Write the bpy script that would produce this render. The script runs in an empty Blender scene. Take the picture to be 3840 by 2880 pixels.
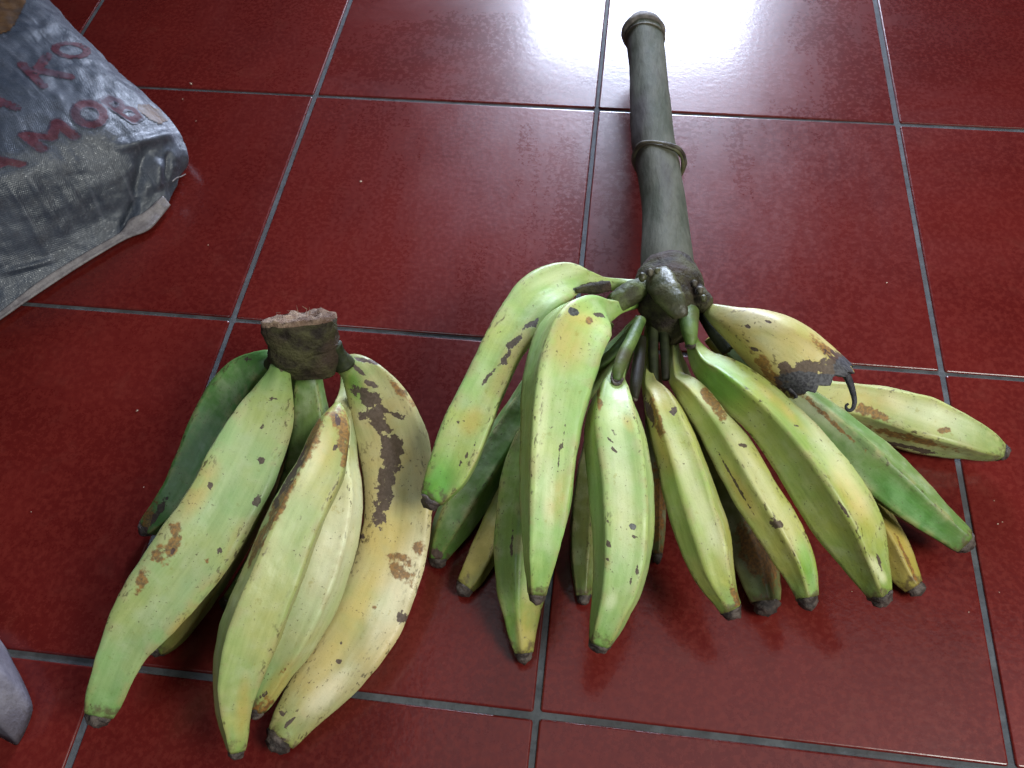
import bpy, bmesh, math, random
import numpy as np
from mathutils import Vector, Matrix, noise as mnoise
from mathutils.bvhtree import BVHTree

random.seed(7)
scene = bpy.context.scene
COL = scene.collection

# ---------------------------------------------------------------- camera model (from the tile grid)
CAM_F = 3215.7 / 3840.0            # focal length / image width
CAM_LOC = np.array([0.62699, -0.72860, 0.59894])
CAM_PIT, CAM_YAW, CAM_ROLL = 0.996674, -0.177907, -0.069530
_fw = np.array([math.sin(CAM_YAW) * math.cos(CAM_PIT), math.cos(CAM_YAW) * math.cos(CAM_PIT), -math.sin(CAM_PIT)])
_r0 = np.array([math.cos(CAM_YAW), -math.sin(CAM_YAW), 0.0])
_u0 = np.cross(_r0, _fw)
CAM_R = math.cos(CAM_ROLL) * _r0 + math.sin(CAM_ROLL) * _u0
CAM_U = -math.sin(CAM_ROLL) * _r0 + math.cos(CAM_ROLL) * _u0
CAM_FW = _fw
VW, VH = 2212.0, 1659.0            # size of the view in which the photograph was measured
VF = CAM_F * VW


def ray(x, y):
    d = CAM_FW + CAM_R * (x - VW / 2) / VF - CAM_U * (y - VH / 2) / VF
    return d


def at(x, y, z):
    """Point at height z above the floor seen at measured position x, y."""
    d = ray(x, y)
    t = (z - CAM_LOC[2]) / d[2]
    return CAM_LOC + d * t


def depth(p):
    return float((np.asarray(p) - CAM_LOC) @ CAM_FW)


def proj(p):
    d = np.asarray(p) - CAM_LOC
    z = d @ CAM_FW
    return np.stack([VW / 2 + VF * (d @ CAM_R) / z, VH / 2 - VF * (d @ CAM_U) / z], -1)


# ---------------------------------------------------------------- plantains: outline pairs (left x,y, right x,y), height profile
# name: (pairs, heights, ridge angles, tint)
LEFT = {
 'L1': ([(598,772,615,790),(560,758,592,812),(503,776,560,858),(442,850,525,915),(392,958,478,1000),(348,1066,425,1075),(312,1115,368,1128),(294,1142,322,1158)],
        [.085,.085,.075,.060,.045,.034,.026,.020], [-70,25,85,150,215], (.075,.230,.045)),
 'L2': ([(592,775,622,775),(577,805,626,815),(556,832,628,850),(515,880,627,925),(459,967,601,1020),(410,1066,556,1110),(336,1178,497,1205),(261,1289,405,1315),(218,1394,318,1408),(190,1490,270,1503),(186,1560,232,1566)],
        [.100,.100,.102,.103,.100,.095,.087,.075,.062,.050,.040], [-72,58,120,190,235], (.340,.440,.190)),
 'L3': ([(615,790,640,790),(590,860,640,870),(560,950,625,975),(500,1070,575,1115),(430,1205,500,1250),(375,1310,432,1345),(340,1370,388,1392),(316,1404,342,1418)],
        [.075,.062,.048,.036,.028,.024,.020,.017], [-60,40,110,180,240], (.230,.240,.050)),
 'L5': ([(735,800,752,795),(734,850,764,845),(708,920,768,905),(682,1010,774,995),(672,1090,784,1085),(650,1185,770,1182),(612,1285,735,1292),(578,1375,684,1388),(556,1450,628,1463),(540,1515,585,1525),(536,1550,556,1556)],
        [.046,.054,.064,.069,.066,.060,.052,.044,.036,.029,.024], [-55,30,100,175,240], (.470,.480,.240)),
 'L6': ([(640,782,688,782),(634,840,700,840),(628,920,712,930),(612,1010,700,1030),(585,1090,668,1115),(545,1180,615,1210),(505,1250,560,1280),(470,1305,500,1325)],
        [.080,.070,.058,.046,.036,.028,.024,.020], [-50,35,105,175,240], (.110,.200,.040)),
 'L7': ([(720,790,744,768),(744,838,812,783),(766,925,893,872),(783,1029,934,1000),(785,1128,930,1125),(760,1221,911,1245),(712,1326,868,1350),(656,1425,798,1445),(606,1511,712,1525),(576,1585,650,1588),(562,1618,612,1622)],
        [.085,.080,.068,.057,.048,.042,.037,.032,.026,.020,.016], [-85,62,130,200,235], (.480,.390,.190)),
}
LOOSE = {
 'L4': ([(722,872,738,872),(702,892,752,900),(676,925,754,948),(639,998,742,1035),(595,1073,706,1120),(552,1165,665,1222),(515,1252,630,1318),(481,1332,600,1398),(462,1425,575,1462),(465,1518,546,1530),(485,1598,537,1600),(500,1640,526,1637)],
        [.118,.117,.115,.110,.106,.100,.092,.082,.070,.056,.044,.037], [-38,50,115,185,250], (.430,.450,.170)),
}
RIGHT = {
 'R1': ([(1384,606,1380,634),(1338,602,1332,628),(1303,597,1296,626),(1265,582,1262,626),(1226,568,1238,640),(1182,572,1208,664),(1137,597,1180,695),(1087,658,1152,738),(1046,728,1122,782),(998,825,1092,850),(954,925,1058,930),(923,1008,1022,1012),(909,1062,972,1072),(906,1094,940,1102)],
        [.085,.088,.092,.097,.102,.106,.109,.109,.107,.102,.095,.088,.082,.078], [-80,48,120,190,235], (.400,.510,.175)),
 'R2': ([(1366,638,1370,668),(1334,646,1342,678),(1300,645,1318,692),(1262,638,1302,712),(1222,644,1295,745),(1190,664,1287,782),(1165,712,1276,825),(1143,785,1264,880),(1129,881,1254,935),(1122,992,1244,1012),(1122,1085,1232,1098),(1129,1186,1207,1192),(1137,1268,1186,1264),(1141,1308,1174,1302)],
        [.088,.096,.103,.110,.116,.119,.120,.118,.114,.106,.096,.084,.072,.066], [-34,56,118,185,250], (.410,.560,.190)),
 'R3': ([(1300,665,1315,690),(1230,700,1262,740),(1150,790,1215,825),(1085,885,1165,920),(1030,965,1115,1000),(975,1045,1070,1075),(938,1115,1022,1142),(927,1185,972,1203),(930,1222,960,1228)],
        [.066,.056,.046,.040,.036,.032,.028,.022,.018], [-40,20,100,170,240], (.100,.210,.035)),
 'R4': ([(1310,690,1325,705),(1220,810,1262,830),(1145,930,1195,955),(1085,1035,1145,1068),(1040,1130,1096,1165),(1003,1215,1055,1245),(980,1272,1010,1290)],
        [.055,.042,.032,.026,.023,.020,.016], [-60,30,100,170,240], (.270,.240,.040)),
 'R5': ([(1378,678,1388,700),(1335,722,1360,752),(1265,785,1312,820),(1185,850,1255,885),(1125,925,1222,950),(1092,1000,1212,1015),(1075,1090,1204,1098),(1068,1185,1194,1195),(1074,1270,1180,1278),(1092,1347,1163,1350),(1111,1412,1152,1412),(1115,1432,1150,1430)],
        [.075,.072,.066,.060,.055,.050,.046,.041,.035,.028,.021,.018], [-55,-8,62,130,220], (.190,.300,.055)),
 'R6': ([(1350,712,1368,718),(1310,800,1345,815),(1275,900,1330,912),(1250,1000,1312,1008),(1235,1090,1302,1095),(1231,1180,1295,1184),(1239,1255,1282,1260),(1246,1304,1275,1304)],
        [.060,.046,.034,.028,.025,.024,.021,.018], [-50,20,95,170,240], (.160,.190,.045)),
 'R7': ([(1352,708,1380,718),(1330,770,1362,782),(1305,815,1352,822),(1280,855,1368,858),(1263,905,1384,910),(1262,970,1400,970),(1270,1052,1412,1052),(1278,1158,1412,1158),(1279,1258,1390,1262),(1272,1340,1346,1352),(1270,1385,1316,1400),(1274,1404,1305,1408)],
        [.078,.084,.090,.095,.097,.096,.091,.083,.073,.063,.055,.052], [-30,48,105,180,255], (.400,.510,.190)),
 'R8': ([(1392,700,1412,700),(1388,780,1412,780),(1386,828,1420,826),(1391,866,1452,850),(1402,922,1480,890),(1421,1010,1517,972),(1442,1100,1549,1062),(1469,1188,1575,1146),(1502,1254,1585,1222),(1545,1310,1594,1282),(1572,1345,1611,1330)],
        [.062,.066,.078,.084,.086,.083,.077,.070,.062,.054,.048], [-70,-18,40,118,200], (.400,.430,.110)),
 'R9': ([(1438,690,1462,690),(1437,745,1466,745),(1442,815,1477,812),(1460,858,1520,836),(1502,925,1570,886),(1544,1008,1626,960),(1591,1094,1678,1046),(1643,1172,1726,1126),(1690,1245,1755,1200),(1722,1300,1764,1272),(1732,1328,1770,1306)],
        [.062,.066,.077,.084,.083,.079,.073,.065,.057,.050,.046], [-80,5,70,140,210], (.400,.430,.120)),
 'R10': ([(1474,712,1498,702),(1482,748,1510,735),(1497,802,1545,766),(1530,848,1594,782),(1575,893,1645,812),(1630,948,1705,862),(1685,1028,1775,930),(1740,1117,1835,1005),(1790,1192,1882,1088),(1840,1254,1904,1180),(1880,1302,1919,1260),(1897,1320,1927,1288)],
        [.080,.084,.090,.096,.100,.100,.095,.087,.077,.067,.059,.054], [-85,8,85,150,210], (.330,.390,.085)),
 'R11': ([(1515,690,1540,680),(1545,740,1580,718),(1590,790,1640,755),(1650,850,1705,805),(1725,920,1778,855),(1793,988,1852,906),(1858,1057,1920,962),(1932,1114,1985,1026),(2000,1156,2042,1088),(2058,1190,2088,1136),(2086,1200,2107,1166)],
        [.075,.072,.068,.065,.061,.056,.050,.043,.036,.030,.026], [-40,35,95,160,230], (.120,.210,.045)),
 'R13': ([(1530,672,1522,690),(1590,705,1572,735),(1665,760,1640,808),(1735,802,1708,870),(1800,824,1772,908),(1868,830,1842,928),(1935,840,1902,952),(2002,855,1965,978),(2059,881,2034,990),(2111,913,2095,997),(2158,948,2142,998),(2180,970,2172,990)],
        [.060,.052,.044,.038,.034,.031,.029,.028,.027,.025,.022,.020], [-95,-20,55,120,200], (.420,.450,.180)),
 'R14': ([(1520,735,1540,725),(1600,840,1645,815),(1690,940,1745,905),(1765,1025,1825,985),(1825,1100,1890,1060),(1880,1185,1946,1140),(1928,1256,1978,1218),(1972,1290,2002,1274)],
        [.060,.044,.032,.026,.024,.022,.019,.016], [-70,20,90,160,230], (.400,.300,.040)),
 'R15': ([(1440,740,1460,735),(1462,840,1500,825),(1495,950,1545,932),(1525,1060,1595,1040),(1558,1150,1642,1122),(1590,1232,1674,1196),(1616,1294,1684,1266),(1636,1334,1680,1322)],
        [.060,.044,.032,.027,.025,.023,.020,.017], [-60,20,95,170,230], (.130,.125,.040)),
 'R16': ([(1400,740,1420,740),(1392,830,1432,830),(1394,930,1440,930),(1398,1030,1442,1030),(1402,1120,1438,1120),(1406,1180,1434,1180),(1410,1214,1430,1213)],
        [.055,.040,.028,.023,.022,.019,.016], [-60,20,95,170,230], (.120,.110,.050)),
}

FLOOR_SET = {'L1', 'L3', 'L6', 'L7', 'R3', 'R4', 'R5', 'R6', 'R13', 'R14', 'R15', 'R16'}
# the split, torn plantain
TORN = ([(1531,655,1524,680),(1560,658,1541,704),(1600,664,1566,732),(1648,668,1596,766),(1697,681,1630,800),(1745,707,1664,828),(1792,746,1684,843),(1838,792,1702,856)],
        [.090,.098,.106,.111,.113,.110,.104,.098], [-95,-20,40,110,200], (.470,.400,.165))
# bruises, stains, tints and painted highlights: kind, x, y, half length, half width, angle
MARKS = {
 'L2': [('b',372,1180,44,15,-62),('b',345,1198,24,15,-40),('b',302,1262,36,13,-60),('d',372,1190,7,5,0),('y',430,1060,60,22,-60),('y',500,1195,90,9,-62),('y',400,1335,70,10,-58),
        ('d',592,862,9,5,0),('d',563,995,10,9,0),('d',606,795,14,8,80),('d',473,1190,10,7,-60),('d',424,1298,12,6,-60),('d',425,1265,10,4,-60),('b',380,1140,24,7,-70),('d',553,1080,9,4,-60),('d',410,1072,14,4,-75),('d',565,922,8,5,0),('d',452,1050,12,4,-30),('b',446,1210,8,5,0)],
 'L1': [('d',535,775,10,4,10),('d',345,1100,40,8,-60),('b',320,1120,40,14,-60),('d',305,1145,14,9,0)],
 'L3': [('y',430,1290,120,20,-60),('d',330,1410,12,10,0)],
 'L4': [('b',658,968,100,20,-63),('d',634,1014,66,11,-62),('b',606,1085,90,14,-62),('b',560,1170,60,10,-64),('b',745,945,50,17,80),('b',733,902,26,20,60),('y',730,910,40,26,70),('d',730,905,16,6,80),('y',710,960,60,30,-70),('d',598,1085,14,5,-70),('d',722,968,9,4,-70),('b',745,990,26,8,-75),('y',525,1530,60,14,-85),('p',680,985,60,18,-65)],
 'L5': [('b',565,1530,30,14,-45),('y',600,1480,60,18,-55),('w',720,1180,150,45,-70),('d',570,1500,12,3,-40),('b',610,1450,14,5,-30)],
 'L7': [('d',800,865,45,20,40),('d',815,905,46,20,60),('d',845,975,46,25,85),('d',832,1050,62,19,-82),('d',822,1110,34,15,-75),('d',780,900,14,10,0),('d',862,900,18,7,15),('d',800,830,20,7,20),('d',770,795,30,5,40),('d',795,780,34,5,12),('b',870,850,50,8,48),
        ('b',862,1203,30,8,5),('b',852,1225,11,22,0),('b',852,1243,20,9,0),('b',885,1212,13,15,0),('b',884,1250,13,22,0),('b',902,1180,14,18,0),('b',868,1230,14,8,0),('d',872,1334,13,19,10),('d',781,1160,7,6,0),('d',733,1428,8,6,0),('d',612,1540,11,8,0),('d',740,1388,5,4,0),('b',810,1310,6,4,0),
        ('g',765,835,46,17,75),('w',868,1275,120,40,-68),('w',700,1500,60,20,-45),('y',760,1330,150,28,-62),('y',830,1170,70,50,-80),('d',590,1600,26,10,-10),('b',700,1480,6,4,0),('d',625,1560,20,4,-45)],
 'R1': [('d',1150,700,24,6,-28),('d',1108,742,26,8,-35),('d',1090,775,22,7,-52),('d',1062,805,18,5,-45),('d',1045,828,12,4,-50),('y',1110,770,90,20,-58),('g',940,1045,60,40,-65),('y',1020,910,30,22,-60),('d',1000,910,12,3,-10),('d',1010,980,40,3,-55),('d',1265,618,40,5,-18),('p',1215,590,70,14,-20)],
 'R2': [('k',1239,674,13,9,10),('b',1273,692,12,9,10),('y',1248,690,40,16,5),('y',1225,735,40,60,0),('d',1212,965,50,3,-80),('d',1292,680,18,5,10),('p',1170,900,120,14,-85),('p',1185,1080,90,12,90),('y',1205,1075,50,20,-75),('d',1155,1300,16,7,0)],
 'R3': [('d',945,1200,14,12,0)],
 'R4': [('y',1030,1200,80,24,-60)],
 'R5': [('d',1106,1180,70,3,88),('y',1140,1370,80,20,90),('y',1150,1330,30,14,-70)],
 'R7': [('k',1366,1137,9,8,30),('d',1312,1128,5,5,0),('d',1313,1175,8,4,90),('d',1311,1205,6,4,90),('d',1372,1158,5,4,0),('d',1376,1230,40,3,-65),('d',1325,968,18,2,50),('d',1318,950,20,2,50),('d',1325,935,7,4,30),('y',1357,915,18,10,60),('p',1340,1030,150,20,85),('b',1294,860,50,5,85),('p',1320,1300,20,10,-70)],
 'R8': [('b',1418,905,50,12,72),('d',1403,890,34,8,75),('y',1430,960,60,14,72),('d',1456,887,10,7,-40),('p',1500,1060,170,16,66),('y',1420,860,40,30,60),('b',1590,1290,30,8,70)],
 'R9': [('b',1540,870,44,12,50),('d',1678,1132,13,12,0),('d',1605,962,12,5,15),('p',1640,1040,150,16,60),('g',1742,1215,50,16,75),('d',1590,1045,80,3,60),('y',1600,1060,70,16,60),('p',1545,885,50,12,45)],
 'R10': [('p',1800,985,130,20,58),('y',1840,1070,70,20,60),('g',1560,830,60,40,35),('d',1820,1098,26,5,60),('w',1892,1225,24,9,60),('w',1905,1245,14,8,70),('d',1900,1215,18,4,75),('y',1690,880,60,10,45),('d',1720,920,10,3,20)],
 'R11': [('b',1790,905,90,5,43),('p',1740,870,90,18,40),('g',1960,1090,110,30,40)],
 'R13': [('b',1960,945,110,8,14),('d',1940,962,90,5,12),('b',1880,890,50,12,20),('d',1990,975,30,5,8),('y',1870,865,60,26,10),('p',1990,890,90,20,20),('b',2040,930,16,6,0)],
 'R14': [('y',1940,1190,120,40,60),('b',1960,1210,60,4,66)],
 'R15': [('b',1640,1200,80,40,60)],
 'R16': [('b',1420,1100,90,20,90)],
 'R12': [('d',1760,808,80,26,8),('d',1838,800,34,22,60),('d',1706,815,40,20,62),('k',1765,822,85,18,6),('k',1830,800,34,28,50),('k',1795,828,60,20,-12),('d',1740,845,60,18,4),('k',1735,838,50,14,6),('d',1815,785,40,24,45),('y',1600,740,90,16,52),('b',1660,800,60,14,50),('y',1750,755,90,40,42),('y',1640,780,60,20,50),('d',1610,705,14,3,10),('d',1660,720,18,4,30),('d',1663,695,12,3,10),('p',1640,690,60,16,15),('d',1630,755,9,5,30),('b',1790,760,50,10,42),('d',1690,835,26,8,50)],
}

# ---------------------------------------------------------------- camera, world, lamps, exposure
cd = bpy.data.cameras.new('camera')
cam = bpy.data.objects.new('camera', cd)
COL.objects.link(cam)
cd.sensor_fit = 'HORIZONTAL'
cd.sensor_width = 36.0
cd.lens = 36.0 * CAM_F
cd.clip_start = 0.01
cd.clip_end = 60.0
M = Matrix.Identity(4)
for i in range(3):
    M[i][0] = CAM_R[i]; M[i][1] = CAM_U[i]; M[i][2] = -CAM_FW[i]; M[i][3] = CAM_LOC[i]
cam.matrix_world = M
scene.camera = cam

world = bpy.data.worlds.new('World')
scene.world = world
world.use_nodes = True
bg = world.node_tree.nodes['Background']
bg.inputs[0].default_value = (0.50, 0.60, 0.95, 1)
bg.inputs[1].default_value = 0.011


def area_lamp(name, loc, target, sx, sy, power, color, spread=math.pi):
    ld = bpy.data.lights.new(name, 'AREA')
    ld.shape = 'RECTANGLE'; ld.size = sx; ld.size_y = sy
    ld.energy = power; ld.color = color; ld.spread = spread
    o = bpy.data.objects.new(name, ld)
    COL.objects.link(o)
    o.location = loc
    d = Vector(target) - Vector(loc)
    o.rotation_euler = d.to_track_quat('-Z', 'Y').to_euler()
    return o


# daylight from the open doorway whose reflection lies on the tiles at the top of the picture
def mirror_dir(x, y):
    d = ray(x, y); d = d / np.linalg.norm(d)
    return np.array([d[0], d[1], -d[2]])


_a = at(1372, 78, 0.0); _m = mirror_dir(1372, 78)
DOOR_DIST = 1.6
_top = _a + _m * (DOOR_DIST / math.hypot(_m[0], _m[1]))
DOOR_H, DOOR_W = 0.90, 0.64
_hd = np.array([_m[0], _m[1], 0.0]); _hd /= np.linalg.norm(_hd)
_dc = np.array([_top[0], _top[1], _top[2] - DOOR_H / 2])
area_lamp('doorway_light', _dc, at(1420, 330, 0.0), DOOR_W, DOOR_H, 11.5, (0.68, 0.78, 1.0), math.radians(52))
# room lamp up on the right, and the pale ceiling it and the doorway light up
area_lamp('room_lamp', (1.58, -0.94, 1.26), (0.60, -0.50, 0.0), 0.55, 0.55, 27.0, (0.98, 1.0, 0.93))
_cb = area_lamp('ceiling_bounce', (1.20, -0.18, 2.4), (1.20, -0.18, 0.0), 2.2, 1.0, 6.5, (0.88, 0.93, 1.0))
_cb.rotation_euler = (0, 0, 0)
# added cool fill lamp behind the camera; no source is seen there
area_lamp('rear_fill', (-0.15, -1.35, 1.75), (0.10, 0.0, 0.0), 0.6, 0.6, 7.0, (0.80, 0.89, 1.0))

vs = scene.view_settings
vs.view_transform = 'Standard'
vs.look = 'None'
vs.exposure = 0.0
vs.gamma = 1.0
vs.use_curve_mapping = False
scene.render.resolution_x = 1024
scene.render.resolution_y = 768

# ---------------------------------------------------------------- helpers
def link(o, parent=None):
    COL.objects.link(o)
    if parent is not None:
        o.parent = parent
        o.matrix_parent_inverse = parent.matrix_world.inverted()
    return o


def empty(name, loc):
    o = bpy.data.objects.new(name, None)
    o.empty_display_size = 0.02
    o.location = loc
    COL.objects.link(o)
    bpy.context.view_layer.update()
    return o


def tag(o, label, cat, group=None, kind=None):
    o['label'] = label
    if cat: o['category'] = cat
    if group: o['group'] = group
    if kind: o['kind'] = kind
    return o


def mesh_obj(name, verts, faces, mats, parent=None, smooth=True, midx=None):
    me = bpy.data.meshes.new(name)
    me.from_pydata([tuple(map(float, v)) for v in verts], [], faces)
    if not isinstance(mats, (list, tuple)): mats = [mats]
    for m in mats: me.materials.append(m)
    if smooth: me.polygons.foreach_set('use_smooth', [True] * len(me.polygons))
    if midx is not None: me.polygons.foreach_set('material_index', midx)
    me.update()
    o = bpy.data.objects.new(name, me)
    link(o, parent)
    return o


def put_color(me, name, arr):
    a = me.attributes.new(name, 'FLOAT_COLOR', 'POINT')
    d = np.ones((len(me.vertices), 4), dtype=np.float32)
    d[:, :arr.shape[1]] = arr
    a.data.foreach_set('color', d.ravel())


def put_vec(me, name, arr):
    a = me.attributes.new(name, 'FLOAT_VECTOR', 'POINT')
    a.data.foreach_set('vector', np.asarray(arr, dtype=np.float32).ravel())


def spline(P, n):
    """Centripetal-free Catmull-Rom through rows of P, resampled evenly by arc length of the first three columns."""
    P = np.asarray(P, float)
    Q = np.vstack([2 * P[0] - P[1], P, 2 * P[-1] - P[-2]])
    out = []
    for i in range(1, len(Q) - 2):
        p0, p1, p2, p3 = Q[i - 1], Q[i], Q[i + 1], Q[i + 2]
        for t in np.linspace(0, 1, 24, endpoint=False):
            out.append(.5 * ((2 * p1) + (-p0 + p2) * t + (2 * p0 - 5 * p1 + 4 * p2 - p3) * t * t + (-p0 + 3 * p1 - 3 * p2 + p3) * t ** 3))
    out.append(P[-1]); out = np.array(out)
    # gentle smoothing of hand-measured jitter
    for _ in range(14):
        out[1:-1] = .25 * out[:-2] + .5 * out[1:-1] + .25 * out[2:]
    s = np.r_[0, np.cumsum(np.linalg.norm(np.diff(out[:, :3], axis=0), axis=1))]
    q = np.linspace(0, s[-1], n)
    return np.stack([np.interp(q, s, out[:, k]) for k in range(out.shape[1])], 1), q


def fit_width(th, prof):
    """Scale and shift a ring profile so that its seen half widths are both one."""
    x = prof * np.sin(th)
    return 2.0 / (x.max() - x.min()), -(x.max() + x.min()) / 2


def poly_profile(ridges, n):
    th = np.linspace(-math.pi, math.pi, n, endpoint=False)
    rg = np.radians(sorted(((a + 180) % 360) - 180 for a in ridges))
    out = np.ones(n); prox = np.zeros(n)
    m = len(rg)
    for i in range(m):
        a = rg[i]; b = rg[(i + 1) % m]
        if b <= a: b += 2 * math.pi
        for k, t in enumerate(th):
            for tt in (t, t + 2 * math.pi):
                if a <= tt < b:
                    out[k] = math.cos((b - a) / 2) / math.cos(tt - (a + b) / 2)
    for k, t in enumerate(th):
        d = np.abs((t - rg + math.pi) % (2 * math.pi) - math.pi).min()
        prox[k] = math.exp(-(d / 0.17) ** 2)
    return th, out, prox


def fbm(p, sc, seed=0.0):
    return mnoise.fractal(Vector((p[0] * sc + seed, p[1] * sc + seed * 1.7, p[2] * sc - seed)), 0.9, 2.1, 4)


def frames(C):
    T = np.gradient(C, axis=0)
    T /= np.linalg.norm(T, axis=1)[:, None]
    V = CAM_LOC - C
    N = V - (V * T).sum(1)[:, None] * T
    N /= np.linalg.norm(N, axis=1)[:, None]
    S = np.cross(N, T)
    return T, N, S


def stations(pairs, heights, settle=False):
    rows = []
    rr = []
    for (a, b, c, d), z in zip(pairs, heights):
        m = at((a + c) / 2, (b + d) / 2, z)
        rr.append(.5 * math.hypot(c - a, d - b) * depth(m) / VF)
    hz = list(heights)
    if settle:
        clear = min(z - r for z, r in zip(hz, rr)) - 0.0012
        n = len(hz)
        hz = [z - clear * min(1, 2.2 * i / (n - 1)) for i, z in enumerate(hz)]
    for (a, b, c, d), z in zip(pairs, hz):
        m = at((a + c) / 2, (b + d) / 2, z)
        r = .5 * math.hypot(c - a, d - b) * depth(m) / VF
        rows.append([*m, r])
    return np.array(rows)


KIND = {'d': (0, 0), 'b': (0, 1), 'y': (0, 2), 'g': (1, 0), 'p': (1, 1), 'w': (1, 1), 'k': (1, 2)}


def mark_values(verts, normals, marks):
    A = np.zeros((2, len(verts), 3))
    if not marks: return A
    px = proj(verts)
    facing = ((CAM_LOC - verts) * normals).sum(1) > 0
    for kind, x, y, ra, rb, ang in marks:
        c, s = math.cos(math.radians(ang)), math.sin(math.radians(ang))
        dx, dy = px[:, 0] - x, px[:, 1] - y
        u = (dx * c + dy * s) / ra; v = (-dx * s + dy * c) / rb
        d = np.sqrt(u * u + v * v)
        val = np.clip(1.5 - d, 0, 1) * facing * (.66 if kind == 'p' else 1.0)
        i, j = KIND[kind]
        A[i, :, j] = np.maximum(A[i, :, j], val)
    return A


def set_fruit_attributes(me, verts, ct, geo, marks):
    nrm = np.zeros(len(me.vertices) * 3, dtype=np.float32)
    me.vertices.foreach_get('normal', nrm)
    nrm = nrm.reshape(-1, 3)
    A = mark_values(verts, nrm, marks)
    put_color(me, 'Mark', A[0]); put_color(me, 'MarkB', A[1]); put_color(me, 'Geo', geo); put_vec(me, 'Ct', ct)


def loft(C, R, prof, th, k, squash=None):
    """Rings of points round the centre line C with radii R and the polygon profile blended by k."""
    T, N, S = frames(C)
    n = len(th)
    V = np.zeros((len(C), n, 3)); CT = np.zeros((len(C), n, 3))
    s = np.r_[0, np.cumsum(np.linalg.norm(np.diff(C, axis=0), axis=1))]
    for i in range(len(C)):
        kk = k[i] if hasattr(k, '__len__') else k
        pr = (1 - kk) + kk * prof
        sc, sh = fit_width(th, pr)
        r = R[i] * pr * sc
        sq = squash if squash else 1.0
        V[i] = C[i] + np.outer(np.cos(th) * r * sq, N[i]) + np.outer(np.sin(th) * r + sh * sc * R[i], S[i])
        CT[i, :, 0] = s[i]; CT[i, :, 1] = np.cos(th) * r; CT[i, :, 2] = np.sin(th) * r
    return V, CT, T


def tube_faces(m, n, cap0=False, cap1=False):
    F = []
    for i in range(m - 1):
        for j in range(n):
            a = i * n + j; b = i * n + (j + 1) % n
            F.append((a, a + n, b + n, b))
    if cap0: F.append(tuple(range(n)))
    if cap1: F.append(tuple(reversed(range((m - 1) * n, m * n))))
    return F


# ---------------------------------------------------------------- materials
class NT:
    def __init__(self, name):
        self.m = bpy.data.materials.new(name)
        self.m.use_nodes = True
        self.t = self.m.node_tree
        self.b = self.t.nodes['Principled BSDF']

    def n(self, typ, **kw):
        x = self.t.nodes.new(typ)
        for k, v in kw.items(): setattr(x, k, v)
        return x

    def l(self, a, b): self.t.links.new(a, b)

    def set(self, sock, v):
        if hasattr(v, 'links') or isinstance(v, bpy.types.NodeSocket): self.l(v, sock)
        else: sock.default_value = v

    def attr(self, name, out='Vector'):
        x = self.n('ShaderNodeAttribute'); x.attribute_name = name
        return x.outputs[out]

    def sep(self, c):
        x = self.n('ShaderNodeSeparateColor'); self.l(c, x.inputs[0]); return x.outputs

    def vm(self, op, a, b):
        x = self.n('ShaderNodeVectorMath', operation=op)
        self.set(x.inputs[0], a); self.set(x.inputs[1], b); return x.outputs[0]

    def ma(self, op, a, b=0.0, c=None, clamp=False):
        x = self.n('ShaderNodeMath', operation=op); x.use_clamp = clamp
        self.set(x.inputs[0], a); self.set(x.inputs[1], b)
        if c is not None: self.set(x.inputs[2], c)
        return x.outputs[0]

    def noise(self, vec, scale, detail=3.0, rough=.55, out='Fac'):
        x = self.n('ShaderNodeTexNoise')
        if vec is not None: self.l(vec, x.inputs['Vector'])
        x.inputs['Scale'].default_value = scale; x.inputs['Detail'].default_value = detail; x.inputs['Roughness'].default_value = rough
        return x.outputs[out]

    def ramp(self, v, a, b, lo=0.0, hi=1.0, smooth=True):
        x = self.n('ShaderNodeMapRange')
        if smooth: x.interpolation_type = 'SMOOTHSTEP'
        self.l(v, x.inputs['Value'])
        x.inputs['From Min'].default_value = a; x.inputs['From Max'].default_value = b
        x.inputs['To Min'].default_value = lo; x.inputs['To Max'].default_value = hi
        return x.outputs['Result']

    def mix(self, f, a, b, blend='MIX'):
        x = self.n('ShaderNodeMix', data_type='RGBA', blend_type=blend)
        self.set(x.inputs['Factor'], f); self.set(x.inputs['A'], a); self.set(x.inputs['B'], b)
        return x.outputs['Result']

    def bump(self, h, strength=.3, dist=.001, normal=None):
        x = self.n('ShaderNodeBump'); self.l(h, x.inputs['Height'])
        x.inputs['Strength'].default_value = strength; x.inputs['Distance'].default_value = dist
        if normal is not None: self.l(normal, x.inputs['Normal'])
        return x.outputs[0]

    def out(self, color=None, rough=None, normal=None, **kw):
        b = self.b
        if color is not None: self.set(b.inputs['Base Color'], color)
        if rough is not None: self.set(b.inputs['Roughness'], rough)
        if normal is not None: self.l(normal, b.inputs['Normal'])
        for k, v in kw.items(): self.set(b.inputs[k.replace('_', ' ')], v)
        return self.m


def rgb(*c): return (*c, 1.0)


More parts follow.
